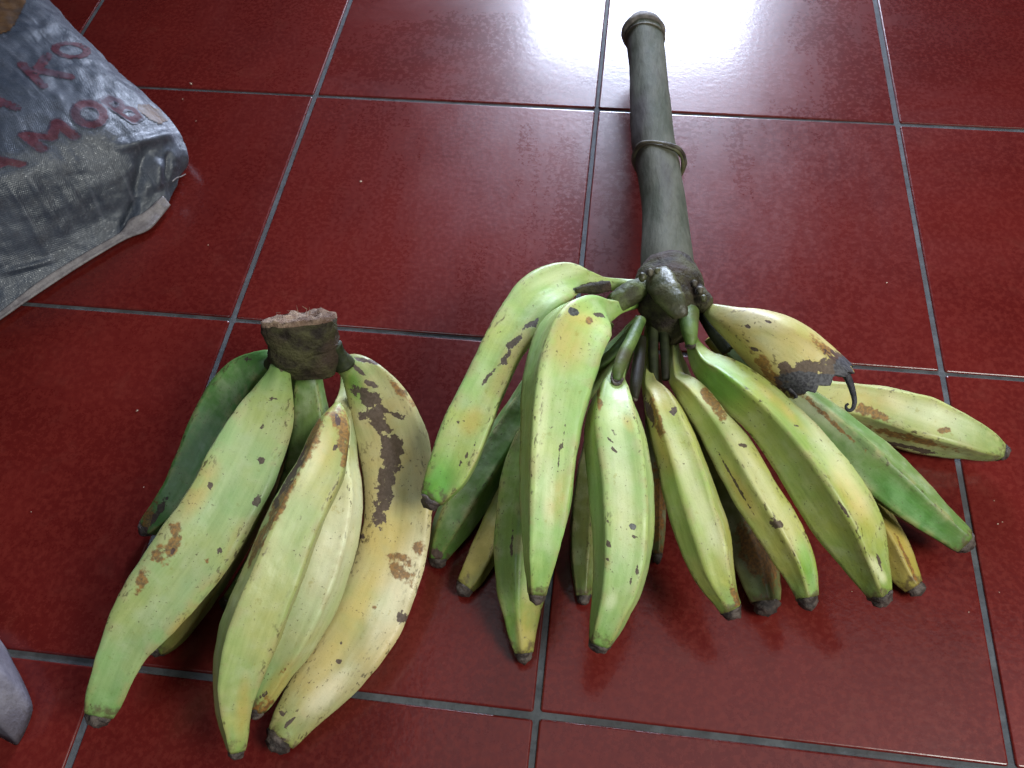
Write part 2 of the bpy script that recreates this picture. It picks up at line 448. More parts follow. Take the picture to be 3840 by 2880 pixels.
def make_peel():
    t = NT('plantain_peel')
    oi = t.n('ShaderNodeObjectInfo')
    off = t.vm('SCALE', (17.0, 31.0, 53.0), (0, 0, 0)); t.l(oi.outputs['Random'], off.node.inputs['Scale'])
    ct = t.vm('ADD', t.attr('Ct'), off)
    g = t.sep(t.attr('Geo', 'Color')); mk = t.sep(t.attr('Mark', 'Color')); mb = t.sep(t.attr('MarkB', 'Color'))
    ridge, tt = g[0], g[1]
    base = oi.outputs['Color']
    low = t.noise(ct, 22, 3)
    mid = t.noise(ct, 75, 4)
    streak = t.noise(t.vm('MULTIPLY', ct, (26, 330, 330)), 1.0, 3)
    fine = t.noise(ct, 520, 2, .6)
    vfine = t.noise(ct, 1300, 1, .5)
    rag = t.noise(ct, 170, 5, .62)
    rag2 = t.noise(t.vm('MULTIPLY', ct, (200, 420, 420)), 1.0, 4, .6)
    # tint drift: yellower and greener zones
    c = t.mix(t.ma('MULTIPLY', t.ramp(low, .42, .68), .55), base, t.mix(1.0, base, rgb(1.28, 1.0, .62), 'MULTIPLY'))
    c = t.mix(t.ma('MULTIPLY', t.ramp(low, .50, .30), .55), c, t.mix(1.0, base, rgb(.66, .93, .72), 'MULTIPLY'))
    c = t.mix(.35, c, t.mix(1.0, c, streak, 'SOFT_LIGHT'))
    c = t.mix(t.ramp(streak, .35, .62, 0.0, .20), t.mix(1.0, c, rgb(.80, .86, .74), 'MULTIPLY'), c)
    # waxy bloom
    c = t.mix(t.ramp(mid, .40, .75, .12, .50), c, t.mix(.6, c, rgb(.60, .62, .45)))
    # greener towards neck and tip; extra depth paints in shade under the crown
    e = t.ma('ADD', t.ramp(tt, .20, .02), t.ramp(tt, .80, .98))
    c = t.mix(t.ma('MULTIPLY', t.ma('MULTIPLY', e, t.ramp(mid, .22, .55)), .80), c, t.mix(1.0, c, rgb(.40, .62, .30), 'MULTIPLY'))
    # tints on single fruits; pale ones also paint in lit flanks and glints
    c = t.mix(t.ma('MULTIPLY', t.ma('MULTIPLY', mk[2], t.ramp(mid, .25, .60, .45, 1)), .62), c, rgb(.52, .37, .085))
    c = t.mix(t.ma('MULTIPLY', mb[0], .80), c, t.mix(1.0, c, rgb(.42, .88, .40), 'MULTIPLY'))
    c = t.mix(t.ma('MULTIPLY', mb[1], .92), c, t.mix(.5, t.mix(1.0, c, rgb(1.5, 1.45, 1.6), 'MULTIPLY'), rgb(.78, .72, .54)))
    # scuffed ridges
    rw = t.ma('MULTIPLY', ridge, t.ramp(mid, .42, .62))
    c = t.mix(t.ma('MULTIPLY', rw, .50), c, rgb(.33, .25, .085))
    rs = t.ma('MULTIPLY', t.ma('MULTIPLY', ridge, t.ramp(rag2, .56, .63)), t.ramp(low, .40, .55))
    c = t.mix(t.ma('MULTIPLY', rs, .85), c, rgb(.050, .030, .014))
    # general freckles and small scars
    fr = t.ma('MULTIPLY', t.ramp(fine, .655, .70), t.ramp(mid, .44, .58))
    c = t.mix(t.ma('MULTIPLY', fr, .75), c, rgb(.075, .055, .018))
    sc = t.ma('MULTIPLY', t.ramp(rag2, .66, .70), t.ramp(low, .52, .60))
    c = t.mix(t.ma('MULTIPLY', sc, .8), c, rgb(.075, .045, .020))
    c = t.mix(t.ramp(vfine, .60, .72, 0, .28), c, t.mix(1.0, c, rgb(.55, .58, .40), 'MULTIPLY'))
    c = t.mix(t.ramp(rag, .63, .70, 0, .45), c, t.mix(1.0, c, rgb(.70, .60, .34), 'MULTIPLY'))
    # brown stains, dark bruises, black scars with ragged edges
    # dry dark stain that creeps up from the flower end
    ed = t.ma('ADD', t.ramp(tt, .900, .965), t.ma('MULTIPLY', t.ma('SUBTRACT', rag, .5), 2.2))
    ed = t.ma('MULTIPLY', t.ramp(ed, .75, 1.25), t.ramp(tt, .895, .93))
    c = t.mix(t.ma('MULTIPLY', ed, .75), c, rgb(.085, .050, .030))

    def ragged(v, amp, a, b):
        q = t.ma('ADD', v, t.ma('MULTIPLY', t.ma('SUBTRACT', rag, .5), amp))
        return t.ma('MULTIPLY', t.ramp(q, a, b), t.ramp(v, .02, .12))
    br = ragged(mk[1], 2.6, .45, .85)
    c = t.mix(t.ma('MULTIPLY', br, .85), c, t.mix(t.ramp(fine, .35, .65), rgb(.28, .115, .022), rgb(.12, .050, .018)))
    dk = ragged(mk[0], 2.6, .52, .66)
    c = t.mix(t.ma('MULTIPLY', dk, .93), c, t.mix(t.ramp(fine, .35, .65), rgb(.050, .026, .024), rgb(.085, .052, .045)))
    kk = ragged(mb[2], .8, .48, .62)
    c = t.mix(t.ma('MULTIPLY', kk, .95), c, t.mix(t.ramp(fine, .35, .65), rgb(.028, .027, .034), rgb(.085, .085, .095)))
    h = t.ma('ADD', t.ma('MULTIPLY', mid, .9), t.ma('MULTIPLY', fine, .18))
    h = t.ma('ADD', h, t.ma('MULTIPLY', streak, .25))
    h = t.ma('SUBTRACT', h, t.ma('MULTIPLY', dk, .25))
    nr = t.bump(h, .35, .0012)
    ro = t.ramp(mid, .3, .7, .40, .55)
    ro = t.ma('ADD', ro, t.ma('MULTIPLY', t.ma('MAXIMUM', dk, br), .16))
    return t.out(c, ro, nr, Specular_IOR_Level=.42)


def make_simple(name, c1, c2, scale, rough, bump=.4, dist=.002, coords='Object', c3=None, stretch=None, spec=.4):
    t = NT(name)
    tc = t.n('ShaderNodeTexCoord')
    v = tc.outputs[coords]
    if stretch: v = t.vm('MULTIPLY', v, stretch)
    a = t.noise(v, scale, 5, .6); b = t.noise(v, scale * 5.3, 4, .6); d = t.noise(v, scale * 0.31, 2)
    c = t.mix(t.ramp(a, .36, .64), rgb(*c1), rgb(*c2))
    if c3: c = t.mix(t.ma('MULTIPLY', t.ramp(d, .48, .62), .85), c, rgb(*c3))
    c = t.mix(t.ramp(b, .45, .75, 0, .5), c, t.mix(1.0, c, rgb(.45, .42, .40), 'MULTIPLY'))
    nr = t.bump(t.ma('ADD', a, t.ma('MULTIPLY', b, .4)), bump, dist)
    return t.out(c, rough, nr, Specular_IOR_Level=spec)


PEEL = make_peel()
TIP = make_simple('plantain_tip', (.030, .022, .020), (.105, .080, .068), 160, .62, .8, .002)
STEM = make_simple('stem_skin', (.050, .054, .032), (.092, .090, .064), 60, .78, .55, .003, c3=(.046, .036, .034), stretch=(1, .22, 1), spec=.22)
CROWN = make_simple('crown_skin', (.020, .014, .010), (.066, .060, .026), 70, .75, .9, .004, c3=(.050, .030, .022), spec=.25)
STALK = make_simple('stalk_skin', (.050, .098, .018), (.110, .165, .038), 55, .55, .5, .002, c3=(.070, .055, .022), stretch=(1, 1, .5))
KNUCKLE = make_simple('knuckle_skin', (.035, .034, .014), (.080, .100, .028), 65, .6, .7, .003, c3=(.045, .028, .018), spec=.3)
DSTALK = make_simple('dark_stalk_skin', (.014, .018, .007), (.036, .042, .016), 60, .6, .5, .002, c3=(.018, .013, .009), spec=.25)  # dark withered stalks, colour deepened further for the shade under the crown
BRACT = make_simple('bract_skin', (.045, .048, .018), (.105, .102, .052), 75, .42, .6, .002, c3=(.036, .027, .020), spec=.4)
CUT = make_simple('cut_fibre', (.150, .085, .055), (.330, .230, .160), 110, .85, 1.0, .004, c3=(.095, .050, .034))
CUTG = make_simple('cut_stem_end', (.110, .095, .085), (.210, .185, .165), 90, .8, .8, .003)
FLESH = make_simple('torn_flesh', (.340, .190, .120), (.520, .360, .260), 160, .75, 1.0, .004, c3=(.110, .060, .050))
BLACKPEEL = make_simple('black_peel', (.016, .015, .019), (.050, .047, .055), 200, .6, .7, .002)
RING = make_simple('bract_scar', (.030, .022, .017), (.110, .095, .065), 80, .6, .6, .002)
CRUMB = make_simple('crumb', (.42, .30, .22), (.60, .48, .38), 300, .8, .3, .001)


def make_tile():
    t = NT('red_glazed_tile')
    tc = t.n('ShaderNodeTexCoord'); oi = t.n('ShaderNodeObjectInfo')
    off = t.vm('SCALE', (7.0, 13.0, 3.0), (0, 0, 0)); t.l(oi.outputs['Random'], off.node.inputs['Scale'])
    v = t.vm('ADD', tc.outputs['Object'], off)
    a = t.noise(v, 7, 3); b = t.noise(v, 240, 4, .65); c0 = t.noise(v, 900, 2, .6); d = t.noise(v, 45, 3)
    sm = t.noise(t.vm('MULTIPLY', v, (9, 3, 3)), 1.0, 5, .7)
    c = t.mix(t.ramp(a, .35, .65), rgb(.078, .0058, .0048), rgb(.100, .0084, .0066))
    c = t.mix(t.ramp(b, .40, .66, 0, .38), c, rgb(.160, .020, .013))
    c = t.mix(t.ramp(c0, .58, .72, 0, .10), c, rgb(.050, .005, .005))
    c = t.mix(t.ramp(d, .55, .75, 0, .20), c, rgb(.130, .027, .019))
    c = t.mix(1.0, c, t.mix(oi.outputs['Random'], rgb(.92, .90, .90), rgb(1.06, 1.08, 1.06)), 'MULTIPLY')
    hb = t.ma('ADD', t.ma('MULTIPLY', t.noise(v, 150, 3, .6), 1.0), t.ma('MULTIPLY', t.noise(v, 420, 2), .35))
    n1 = t.bump(hb, .10, .0011)
    ro = t.ma('ADD', t.ramp(sm, .3, .75, .235, .33), t.ma('MULTIPLY', t.ramp(b, .4, .7), .05))
    m = t.out(c, ro, n1, Specular_IOR_Level=.32, Coat_Weight=.34, Coat_Roughness=.105, Coat_IOR=1.45)
    t.l(n1, t.b.inputs['Coat Normal'])
    return m


TILE = make_tile()
GROUT = make_simple('grey_grout', (.048, .053, .060), (.082, .087, .094), 60, .8, .5, .002, c3=(.050, .047, .050))


def make_weave():
    t = NT('woven_plastic')
    uv = t.attr('Ct')
    s = t.n('ShaderNodeSeparateXYZ'); t.l(uv, s.inputs[0])
    f = 2 * math.pi / .0022
    wob = t.ma('MULTIPLY', t.noise(uv, 60, 2), 5.0)
    wx = t.ma('SINE', t.ma('ADD', t.ma('MULTIPLY', s.outputs[0], f), wob))
    wy = t.ma('SINE', t.ma('ADD', t.ma('MULTIPLY', s.outputs[1], f), wob))
    w = t.ma('MULTIPLY', wx, wy)
    low = t.noise(uv, 11, 4, .6); mid = t.noise(uv, 70, 4, .65); fine = t.noise(uv, 420, 3, .6)
    st = t.noise(t.vm('MULTIPLY', uv, (150, 12, 1)), 1.0, 4, .6)
    c = t.mix(t.ramp(low, .35, .66), rgb(.028, .036, .054), rgb(.060, .070, .094))
    c = t.mix(t.ramp(mid, .45, .72, 0, .5), c, rgb(.040, .041, .052))
    c = t.mix(t.ramp(fine, .50, .72, 0, .45), c, rgb(.150, .162, .195))
    c = t.mix(t.ramp(st, .52, .70, 0, .35), c, rgb(.140, .150, .185))
    h = t.ma('ADD', t.ma('MULTIPLY', w, .10), t.ma('ADD', t.ma('MULTIPLY', mid, 1.3), t.ma('MULTIPLY', st, .9)))
    nr = t.bump(h, .55, .0014)
    ro = t.ma('SUBTRACT', t.ramp(mid, .3, .7, .40, .54), t.ma('MULTIPLY', t.ramp(fine, .52, .66), .22))
    return t.out(c, ro, nr, Specular_IOR_Level=.62)


WEAVE = make_weave()
HEM = make_simple('sack_hem', (.15, .130, .138), (.24, .215, .22), 90, .55, .6, .002)
PRINT_RED = make_simple('red_print', (.060, .013, .023), (.090, .024, .036), 150, .6, .5, .001, c3=(.062, .036, .054), spec=.3)
PRINT_DARK = make_simple('dark_print', (.030, .026, .046), (.060, .050, .074), 150, .5, .5, .001)
PRINT_BROWN = make_simple('brown_print', (.065, .030, .012), (.12, .060, .022), 90, .5, .5, .001, c3=(.06, .04, .03))
STONE = make_simple('grey_stone_skin', (.115, .105, .130), (.175, .160, .186), 60, .9, .6, .002, c3=(.105, .094, .122))

# ---------------------------------------------------------------- floor: grout bed and glazed tiles
PITCH = 0.303
GAP = 0.0043
NX0, NX1, NY0, NY1 = -5, 9, -9, 6
bm = bmesh.new()
x0, x1 = NX0 * PITCH, NX1 * PITCH
y0, y1 = -NY1 * PITCH, -NY0 * PITCH
floor_v = [(x0, y0, -.0016), (x1, y0, -.0016), (x1, y1, -.0016), (x0, y1, -.0016), (x0, y0, -.03), (x1, y0, -.03), (x1, y1, -.03), (x0, y1, -.03)]
floor_f = [(0, 1, 2, 3), (7, 6, 5, 4), (0, 4, 5, 1), (1, 5, 6, 2), (2, 6, 7, 3), (3, 7, 4, 0)]
bm.free()
floor = mesh_obj('floor', floor_v, floor_f, GROUT, smooth=False)
floor['kind'] = 'structure'
floor['label'] = 'floor of square glazed red tiles with grey grout joints'

bm = bmesh.new()
bmesh.ops.create_cube(bm, size=1.0)
w = PITCH - GAP
bmesh.ops.scale(bm, vec=(w, w, .008), verts=bm.verts)
bmesh.ops.translate(bm, vec=(0, 0, -.004), verts=bm.verts)
top_e = [e for e in bm.edges if all(v.co.z > -.001 for v in e.verts)]
vert_e = [e for e in bm.edges if abs(e.verts[0].co.z - e.verts[1].co.z) > .001]
bmesh.ops.bevel(bm, geom=vert_e, offset=.0022, segments=3, affect='EDGES', profile=.5)
top_e = [e for e in bm.edges if all(v.co.z > -.0005 for v in e.verts)]
bmesh.ops.bevel(bm, geom=top_e, offset=.0015, segments=4, affect='EDGES', profile=.5)
tile_me = bpy.data.meshes.new('tile')
bm.to_mesh(tile_me); bm.free()
tile_me.materials.append(TILE)
rt = random.Random(3)
for i in range(NX0, NX1):
    for j in range(NY0, NY1):
        o = bpy.data.objects.new('tile', tile_me)
        o.location = ((i + .5) * PITCH + rt.uniform(-.0005, .0005), -(j + .5) * PITCH + rt.uniform(-.0005, .0005), 0)
        o.rotation_euler = (rt.uniform(-.0012, .0012), rt.uniform(-.0012, .0012), rt.uniform(-.0015, .0015) + (rt.randrange(4) * math.pi / 2))
        link(o, floor)

# ---------------------------------------------------------------- plantains
NTH = 56


def plantain(key, entry, parent, name='plantain', top_level=False):
    pairs, hz, ridges, tint = entry
    st = stations(pairs, hz, key in FLOOR_SET)
    P, s = spline(st, 120)
    C, R = P[:, :3], P[:, 3]
    L = s[-1]
    nub = min(.012, max(.007, R[-1] * 1.35))
    ib = int(np.searchsorted(s, L - nub))
    th, prof, prox = poly_profile(ridges, NTH)
    # soften polygon corners a little
    prof = prof + .012 * prox
    tt = s / L
    k = 1.12 * np.clip(tt / .16, .15, 1) * np.clip((1.02 - tt) / .10, .55, 1)
    seed = sum(map(ord, key)) * .37
    # low undulation so that the outline is not ruler-smooth
    R = R * (1 + .018 * np.array([mnoise.noise(Vector((x * 55, seed, 0))) for x in s]))
    V, CT, T = loft(C, R, prof, th, k)
    m = ib + 1
    verts = V[:m].reshape(-1, 3); ct = CT[:m].reshape(-1, 3)
    # dents
    rs = np.array([fbm(c, 45, seed) for c in ct]) * .0007
    cen = np.repeat(C[:m], NTH, axis=0)
    dirs = verts - cen; ln = np.linalg.norm(dirs, axis=1)[:, None]
    verts = verts + dirs / np.maximum(ln, 1e-6) * rs[:, None]
    faces = tube_faces(m, NTH, True, True)
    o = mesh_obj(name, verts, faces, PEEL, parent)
    o.color = (*tint, 1)
    geo = np.zeros((len(verts), 3))
    geo[:, 0] = np.tile(prox, m) * np.repeat(np.clip(tt[:m] / .12, 0, 1), NTH); geo[:, 1] = np.repeat(tt[:m], NTH)
    set_fruit_attributes(o.data, verts, ct, geo, MARKS.get(key, []))
    # withered flower end
    n2 = 22
    q = np.linspace(0, 1, 9)
    sc = [.80, .97, .96, .88, .86, .80, .68, .42, .05]
    c0 = C[ib]; d = T[ib] / np.linalg.norm(T[ib])
    r0 = R[ib] * .95
    _, N, S = frames(np.vstack([c0, c0 + d * nub]))
    th2 = np.linspace(-math.pi, math.pi, n2, endpoint=False)
    tv = []
    for qi, si in zip(q, sc):
        c = c0 + d * (nub * (qi * 1.12 - .10))
        for t_ in th2:
            p = c + (math.cos(t_) * N[0] + math.sin(t_) * S[0]) * r0 * si
            w_ = 1 + .34 * mnoise.noise(Vector((p[0] * 260 + seed, p[1] * 260, p[2] * 260)))
            tv.append(c + (p - c) * w_ + d * .0015 * mnoise.noise(Vector((p[0] * 330, p[1] * 330 + seed, p[2] * 330))))
    tip = mesh_obj('tip', tv, tube_faces(len(q), n2, True, True), TIP, o)
    return o


left_loc = at(640, 1200, 0.0); left_loc[2] = 0
left_hand = empty('plantain_hand', left_loc)
tag(left_hand, 'smaller cut hand of green and blotched plantains with square brown stump, no long stem', 'plantains')
for k_, e_ in LEFT.items():
    plantain(k_, e_, left_hand)

loose = plantain('L4', LOOSE['L4'], None)
tag(loose, 'loose pale plantain with brown-edged orange upper end lying on top of the smaller hand', 'plantain')

right_loc = at(1450, 1000, 0.0); right_loc[2] = 0
right_bunch = empty('plantain_bunch', right_loc)
tag(right_bunch, 'large fanned bunch of green plantains on a long thick grey-green stem', 'plantains')
for k_, e_ in RIGHT.items():
    plantain(k_, e_, right_bunch)


def organic(name, pairs, heights, mat, parent, n=30, rings=40, amp=.06, freq=120, squash=None, lobes=None, ends=(True, True), seed=1.0):
    st = stations(pairs, heights)
    P, s = spline(st, rings)
    th = np.linspace(-math.pi, math.pi, n, endpoint=False)
    prof = np.ones(n) if lobes is None else np.array([lobes(t) for t in th])
    V, CT, T = loft(P[:, :3], P[:, 3], prof, th, 1.0, squash)
    for i in range(rings):
        for j in range(n):
            p = V[i, j]
            V[i, j] = P[i, :3] + (p - P[i, :3]) * (1 + amp * fbm(p, freq, seed))
    vv = V.reshape(-1, 3)
    F = tube_faces(rings, n)
    V2 = list(vv)
    for e, flag in enumerate(ends):
        if not flag: continue
        base = 0 if e == 0 else (rings - 1) * n
        c = P[0 if e == 0 else -1]
        d = (T[0] * -1 if e == 0 else T[-1])
        ci = len(V2); V2.append(c[:3] + d * c[3] * .25)
        for j in range(n):
            a, b = base + j, base + (j + 1) % n
            F.append((a, b, ci) if e == 0 else (b, a, ci))
    return mesh_obj(name, V2, F, mat, parent), P, T


# ---- smaller hand: stump with its cut face
two = lambda t: 1 - .13 * math.exp(-((t - .06) / .22) ** 2) - .10 * math.exp(-((abs(t) - math.pi) / .25) ** 2)
stump, SP, ST = organic('stump', [(570,690,728,692), (573,705,729,708), (577,726,731,732), (580,748,735,752), (596,772,735,776), (612,800,720,804)], [.128, .124, .117, .109, .101, .090], CROWN, left_hand, n=44, rings=44, amp=.10, freq=90, squash=.62, lobes=two, ends=(False, True), seed=4.0)


def ring_cap(name, src, n, mat, parent, rise, rough, seed):
    """Cut surface that closes the first ring of a lofted piece."""
    me = src.data
    ring = np.array([me.vertices[j].co[:] for j in range(n)]) + np.array(src.matrix_world.translation)
    c = ring.mean(0)
    ax = -(ST[0] if src is stump else SXT[0])
    vs_, fs = [], []
    lv = [1.012, 1.0, .93, .80, .62, .42, .2]
    for li, q in enumerate(lv):
        for p in ring:
            z = rise * (0 if li == 0 else 1) + rough * (0 if li < 2 else 1) * fbm(c + (p - c) * q, 170, seed)
            if li == 0: z = -.0015
            vs_.append(c + (p - c) * q + ax * z)
    for i in range(len(lv) - 1):
        for j in range(n):
            a, b = i * n + j, i * n + (j + 1) % n
            fs.append((a, b, b + n, a + n))
    ci = len(vs_); vs_.append(c + ax * rise)
    for j in range(n):
        fs.append(((len(lv) - 1) * n + j, (len(lv) - 1) * n + (j + 1) % n, ci))
    o = mesh_obj(name, vs_, fs, mat, parent)
    return o


bpy.context.view_layer.update()
ring_cap('cut_face', stump, 44, CUT, stump, .0022, .0042, 2.0)

# ragged fibres on the cut edge
rf = random.Random(5)
fv, ff = [], []
for i in range(46):
    x = rf.uniform(600, 715); y = 669 + rf.uniform(-2, 34) if rf.random() < .7 else rf.uniform(690, 722)
    a = at(x, y, .131 - (y - 670) * .00022)
    d = np.array([rf.uniform(-1, 1), rf.uniform(-.6, 1), rf.uniform(.1, 1)]); d /= np.linalg.norm(d)
    ln = rf.uniform(.0025, .006); sd = np.cross(d, CAM_FW); sd /= np.linalg.norm(sd); up = np.cross(d, sd); r = .00032
    b0 = len(fv)
    for q in (0, 1):
        c = a + d * ln * q + CAM_FW * .0015
        for g in range(3):
            an = g * 2.094
            fv.append(c + (sd * math.cos(an) + up * math.sin(an)) * r * (1 - .7 * q))
    for g in range(3):
        ff.append((b0 + g, b0 + (g + 1) % 3, b0 + 3 + (g + 1) % 3, b0 + 3 + g))
fib = mesh_obj('fibre', fv, ff, FLESH, stump)
fib['kind'] = 'stuff'

# necks that fan out of the stump
for pr, hz in (([(578,735,612,745), (582,762,606,778), (575,775,602,800)], [.108, .098, .088]),
               ([(590,750,628,752), (592,775,624,778), (590,795,624,798)], [.110, .104, .100]),
               ([(640,750,690,752), (642,775,688,778), (640,800,690,802)], [.104, .092, .080]),
               ([(684,752,722,750), (690,780,722,778), (690,805,722,800)], [.104, .092, .082]),
               ([(704,748,738,742), (716,772,746,758), (728,806,762,772)], [.106, .098, .088])):
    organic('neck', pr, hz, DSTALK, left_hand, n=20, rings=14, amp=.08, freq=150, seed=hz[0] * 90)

# ---- large bunch: stem, scar ring, cut end, crown, bracts, bare stalks
stem_pairs = [(1347,66,1430,64), (1353,95,1434,90), (1360,150,1439,150), (1361,220,1447,220), (1364,300,1456,298), (1374,360,1467,355), (1387,451,1482,445), (1386,533,1491,522), (1384,590,1500,590), (1392,650,1498,645)]
stem_z = [.044, .045, .048, .052, .056, .059, .064, .069, .073, .077]
facet = lambda t: 1 + .018 * math.cos(5 * t + .6) + .012 * math.cos(3 * t)
stem, SX, SXT = organic('stem', stem_pairs, stem_z, STEM, right_bunch, n=48, rings=70, amp=.022, freq=38, lobes=facet, ends=(False, True), seed=9.0)
bpy.context.view_layer.update()
ring_cap('cut_end', stem, 48, CUTG, stem, .0030, .0022, 6.0)
# swollen rim round the cut
_, sN, sS = frames(SX[:, :3])


def collar(name, i, f, tube, tilt, mat, parent, grow=1.0, bulge=None):
    """A raised ring round the stem."""
    n, m = 60, 10
    vv = []
    c0 = SX[i, :3]; r0 = SX[i, 3] * f * 1.03
    for j in range(n):
        t_ = 2 * math.pi * j / n
        rad = math.cos(t_) * sN[i] + math.sin(t_) * sS[i]
        b = 1.0 if bulge is None else bulge(t_)
        off = SXT[i] * (tilt(t_) * r0)
        c = c0 + rad * r0 * b + off
        w_ = tube * (1 + .25 * mnoise.noise(Vector((math.cos(t_) * 3, math.sin(t_) * 3, i))))
        for g in range(m):
            a = 2 * math.pi * g / m
            vv.append(c + rad * math.cos(a) * w_ + SXT[i] * math.sin(a) * w_ * grow)
    F = []
    for j in range(n):
        for g in range(m):
            F.append((j * m + g, ((j + 1) % n) * m + g, ((j + 1) % n) * m + (g + 1) % m, j * m + (g + 1) % m))
    return mesh_obj(name, vv, F, mat, parent)


collar('cut_rim', 1, .985, .0026, lambda t_: .10 * math.sin(t_), CUTG, stem, 1.7)
collar('rim_groove', 3, .985, .0011, lambda t_: .16 * math.sin(t_) + .10 * math.cos(t_), RING, stem, 1.0)
ri = int(np.argmin(np.abs(proj(SX[:, :3])[:, 1] - 352)))
collar('scar_ring', ri, .985, .0019, lambda t_: .34 * math.sin(t_) - .14 * math.cos(t_) + .10 * math.sin(3 * t_ + .6), RING, stem, 1.0, lambda t_: 1.03 + .20 * max(0, math.sin(t_)) ** 2)
collar('scar_lip', ri, .97, .0014, lambda t_: .34 * math.sin(t_) - .14 * math.cos(t_) + .10 * math.sin(3 * t_ + .6) + .14, BRACT, stem, 1.0, lambda t_: 1.02 + .12 * max(0, math.sin(t_)) ** 2)

organic('crown', [(1388,585,1498,585), (1374,612,1516,616), (1372,640,1520,646), (1384,672,1512,676), (1404,705,1496,706), (1418,730,1484,730)], [.075, .080, .084, .084, .078, .070], CROWN, right_bunch, n=48, rings=40, amp=.10, freq=62, seed=3.0)
organic('bract', [(1388,606,1446,588), (1400,628,1462,604), (1422,656,1474,630), (1444,682,1483,658), (1456,696,1480,674)], [.104, .110, .113, .113, .110], BRACT, right_bunch, n=30, rings=30, amp=.09, freq=130, squash=.55, seed=12.0)
organic('knuckle', [(1396,596,1404,640), (1366,604,1384,652), (1340,618,1356,668), (1318,640,1334,680)], [.094, .098, .099, .098], KNUCKLE, right_bunch, n=26, rings=24, amp=.10, freq=110, seed=7.0)
organic('knuckle', [(1490,606,1478,650), (1512,616,1498,662), (1530,636,1512,678), (1536,656,1526,680)], [.090, .094, .094, .092], CROWN, right_bunch, n=26, rings=24, amp=.18, freq=120, seed=15.0)
for q, (x, y, r) in enumerate(((1388, 598, 9), (1404, 588, 8), (1420, 585, 7), (1512, 626, 8), (1520, 644, 7), (1500, 612, 7))):
    organic('nodule', [(x - r * .4, y - r * .6, x + r * .6, y - r * .9), (x - r, y, x + r, y - 2), (x - r * .6, y + r, x + r * .5, y + r * .8)], [.112 if x < 1450 else .106] * 3, RING if q % 2 else BRACT, right_bunch, n=14, rings=10, amp=.2, freq=300, seed=q + 20.0)
organic('knuckle', [(1320,606,1316,628), (1296,608,1292,634), (1270,614,1268,634), (1244,622,1244,634)], [.106, .106, .106, .106], CROWN, right_bunch, n=18, rings=18, amp=.15, freq=150, seed=33.0)
# bare stalks of fruit that were never set or have dropped
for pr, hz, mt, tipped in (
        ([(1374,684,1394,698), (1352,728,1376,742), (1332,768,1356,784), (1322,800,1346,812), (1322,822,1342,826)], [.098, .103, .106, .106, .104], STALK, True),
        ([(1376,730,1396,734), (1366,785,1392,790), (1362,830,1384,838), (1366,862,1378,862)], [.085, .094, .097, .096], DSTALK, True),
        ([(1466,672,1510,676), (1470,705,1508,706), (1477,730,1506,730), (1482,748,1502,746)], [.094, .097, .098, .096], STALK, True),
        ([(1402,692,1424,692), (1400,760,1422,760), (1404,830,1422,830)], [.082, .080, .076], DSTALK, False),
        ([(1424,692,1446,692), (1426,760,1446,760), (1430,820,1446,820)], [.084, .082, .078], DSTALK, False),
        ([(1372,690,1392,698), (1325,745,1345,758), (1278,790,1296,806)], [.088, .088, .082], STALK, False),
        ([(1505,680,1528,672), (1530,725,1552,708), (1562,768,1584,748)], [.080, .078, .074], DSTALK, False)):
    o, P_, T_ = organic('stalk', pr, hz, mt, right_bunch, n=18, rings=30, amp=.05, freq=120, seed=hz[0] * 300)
    if tipped:
        c, r = P_[-1, :3], P_[-1, 3]
        tv = []
        T0, N0, S0 = frames(np.vstack([c, c + T_[-1] * .01]))
        for qi, si in zip(np.linspace(0, 1, 6), (1.0, 1.12, 1.08, .9, .55, .1)):
            for g in range(14):
                a = 2 * math.pi * g / 14
                p = c + T_[-1] * (r * 1.1 * qi - .001) + (math.cos(a) * N0[0] + math.sin(a) * S0[0]) * r * si
                tv.append(p + np.array(mnoise.noise_vector(Vector(p * 300))) * .0011)
        mesh_obj('tip', tv, tube_faces(6, 14, True, True), TIP, o)
# hooked dry thread at the end of the bare stalk
def strand(name, pts, r0, r1, mat, parent, n=8):
    st = []
    for x, y, z in pts:
        st.append([*at(x, y, z), 0])
    P, s = spline(np.array(st), 40)
    R = np.linspace(r0, r1, 40)
    th = np.linspace(-math.pi, math.pi, n, endpoint=False)
    V, CT, T = loft(P[:, :3], R, np.ones(n), th, 0.0)
    return mesh_obj(name, V.reshape(-1, 3), tube_faces(40, n, True, True), mat, parent)


strand('dry_thread', [(1343,818,.105), (1338,828,.106), (1328,829,.107), (1321,818,.107), (1322,806,.108)], .0017, .0006, TIP, right_bunch)

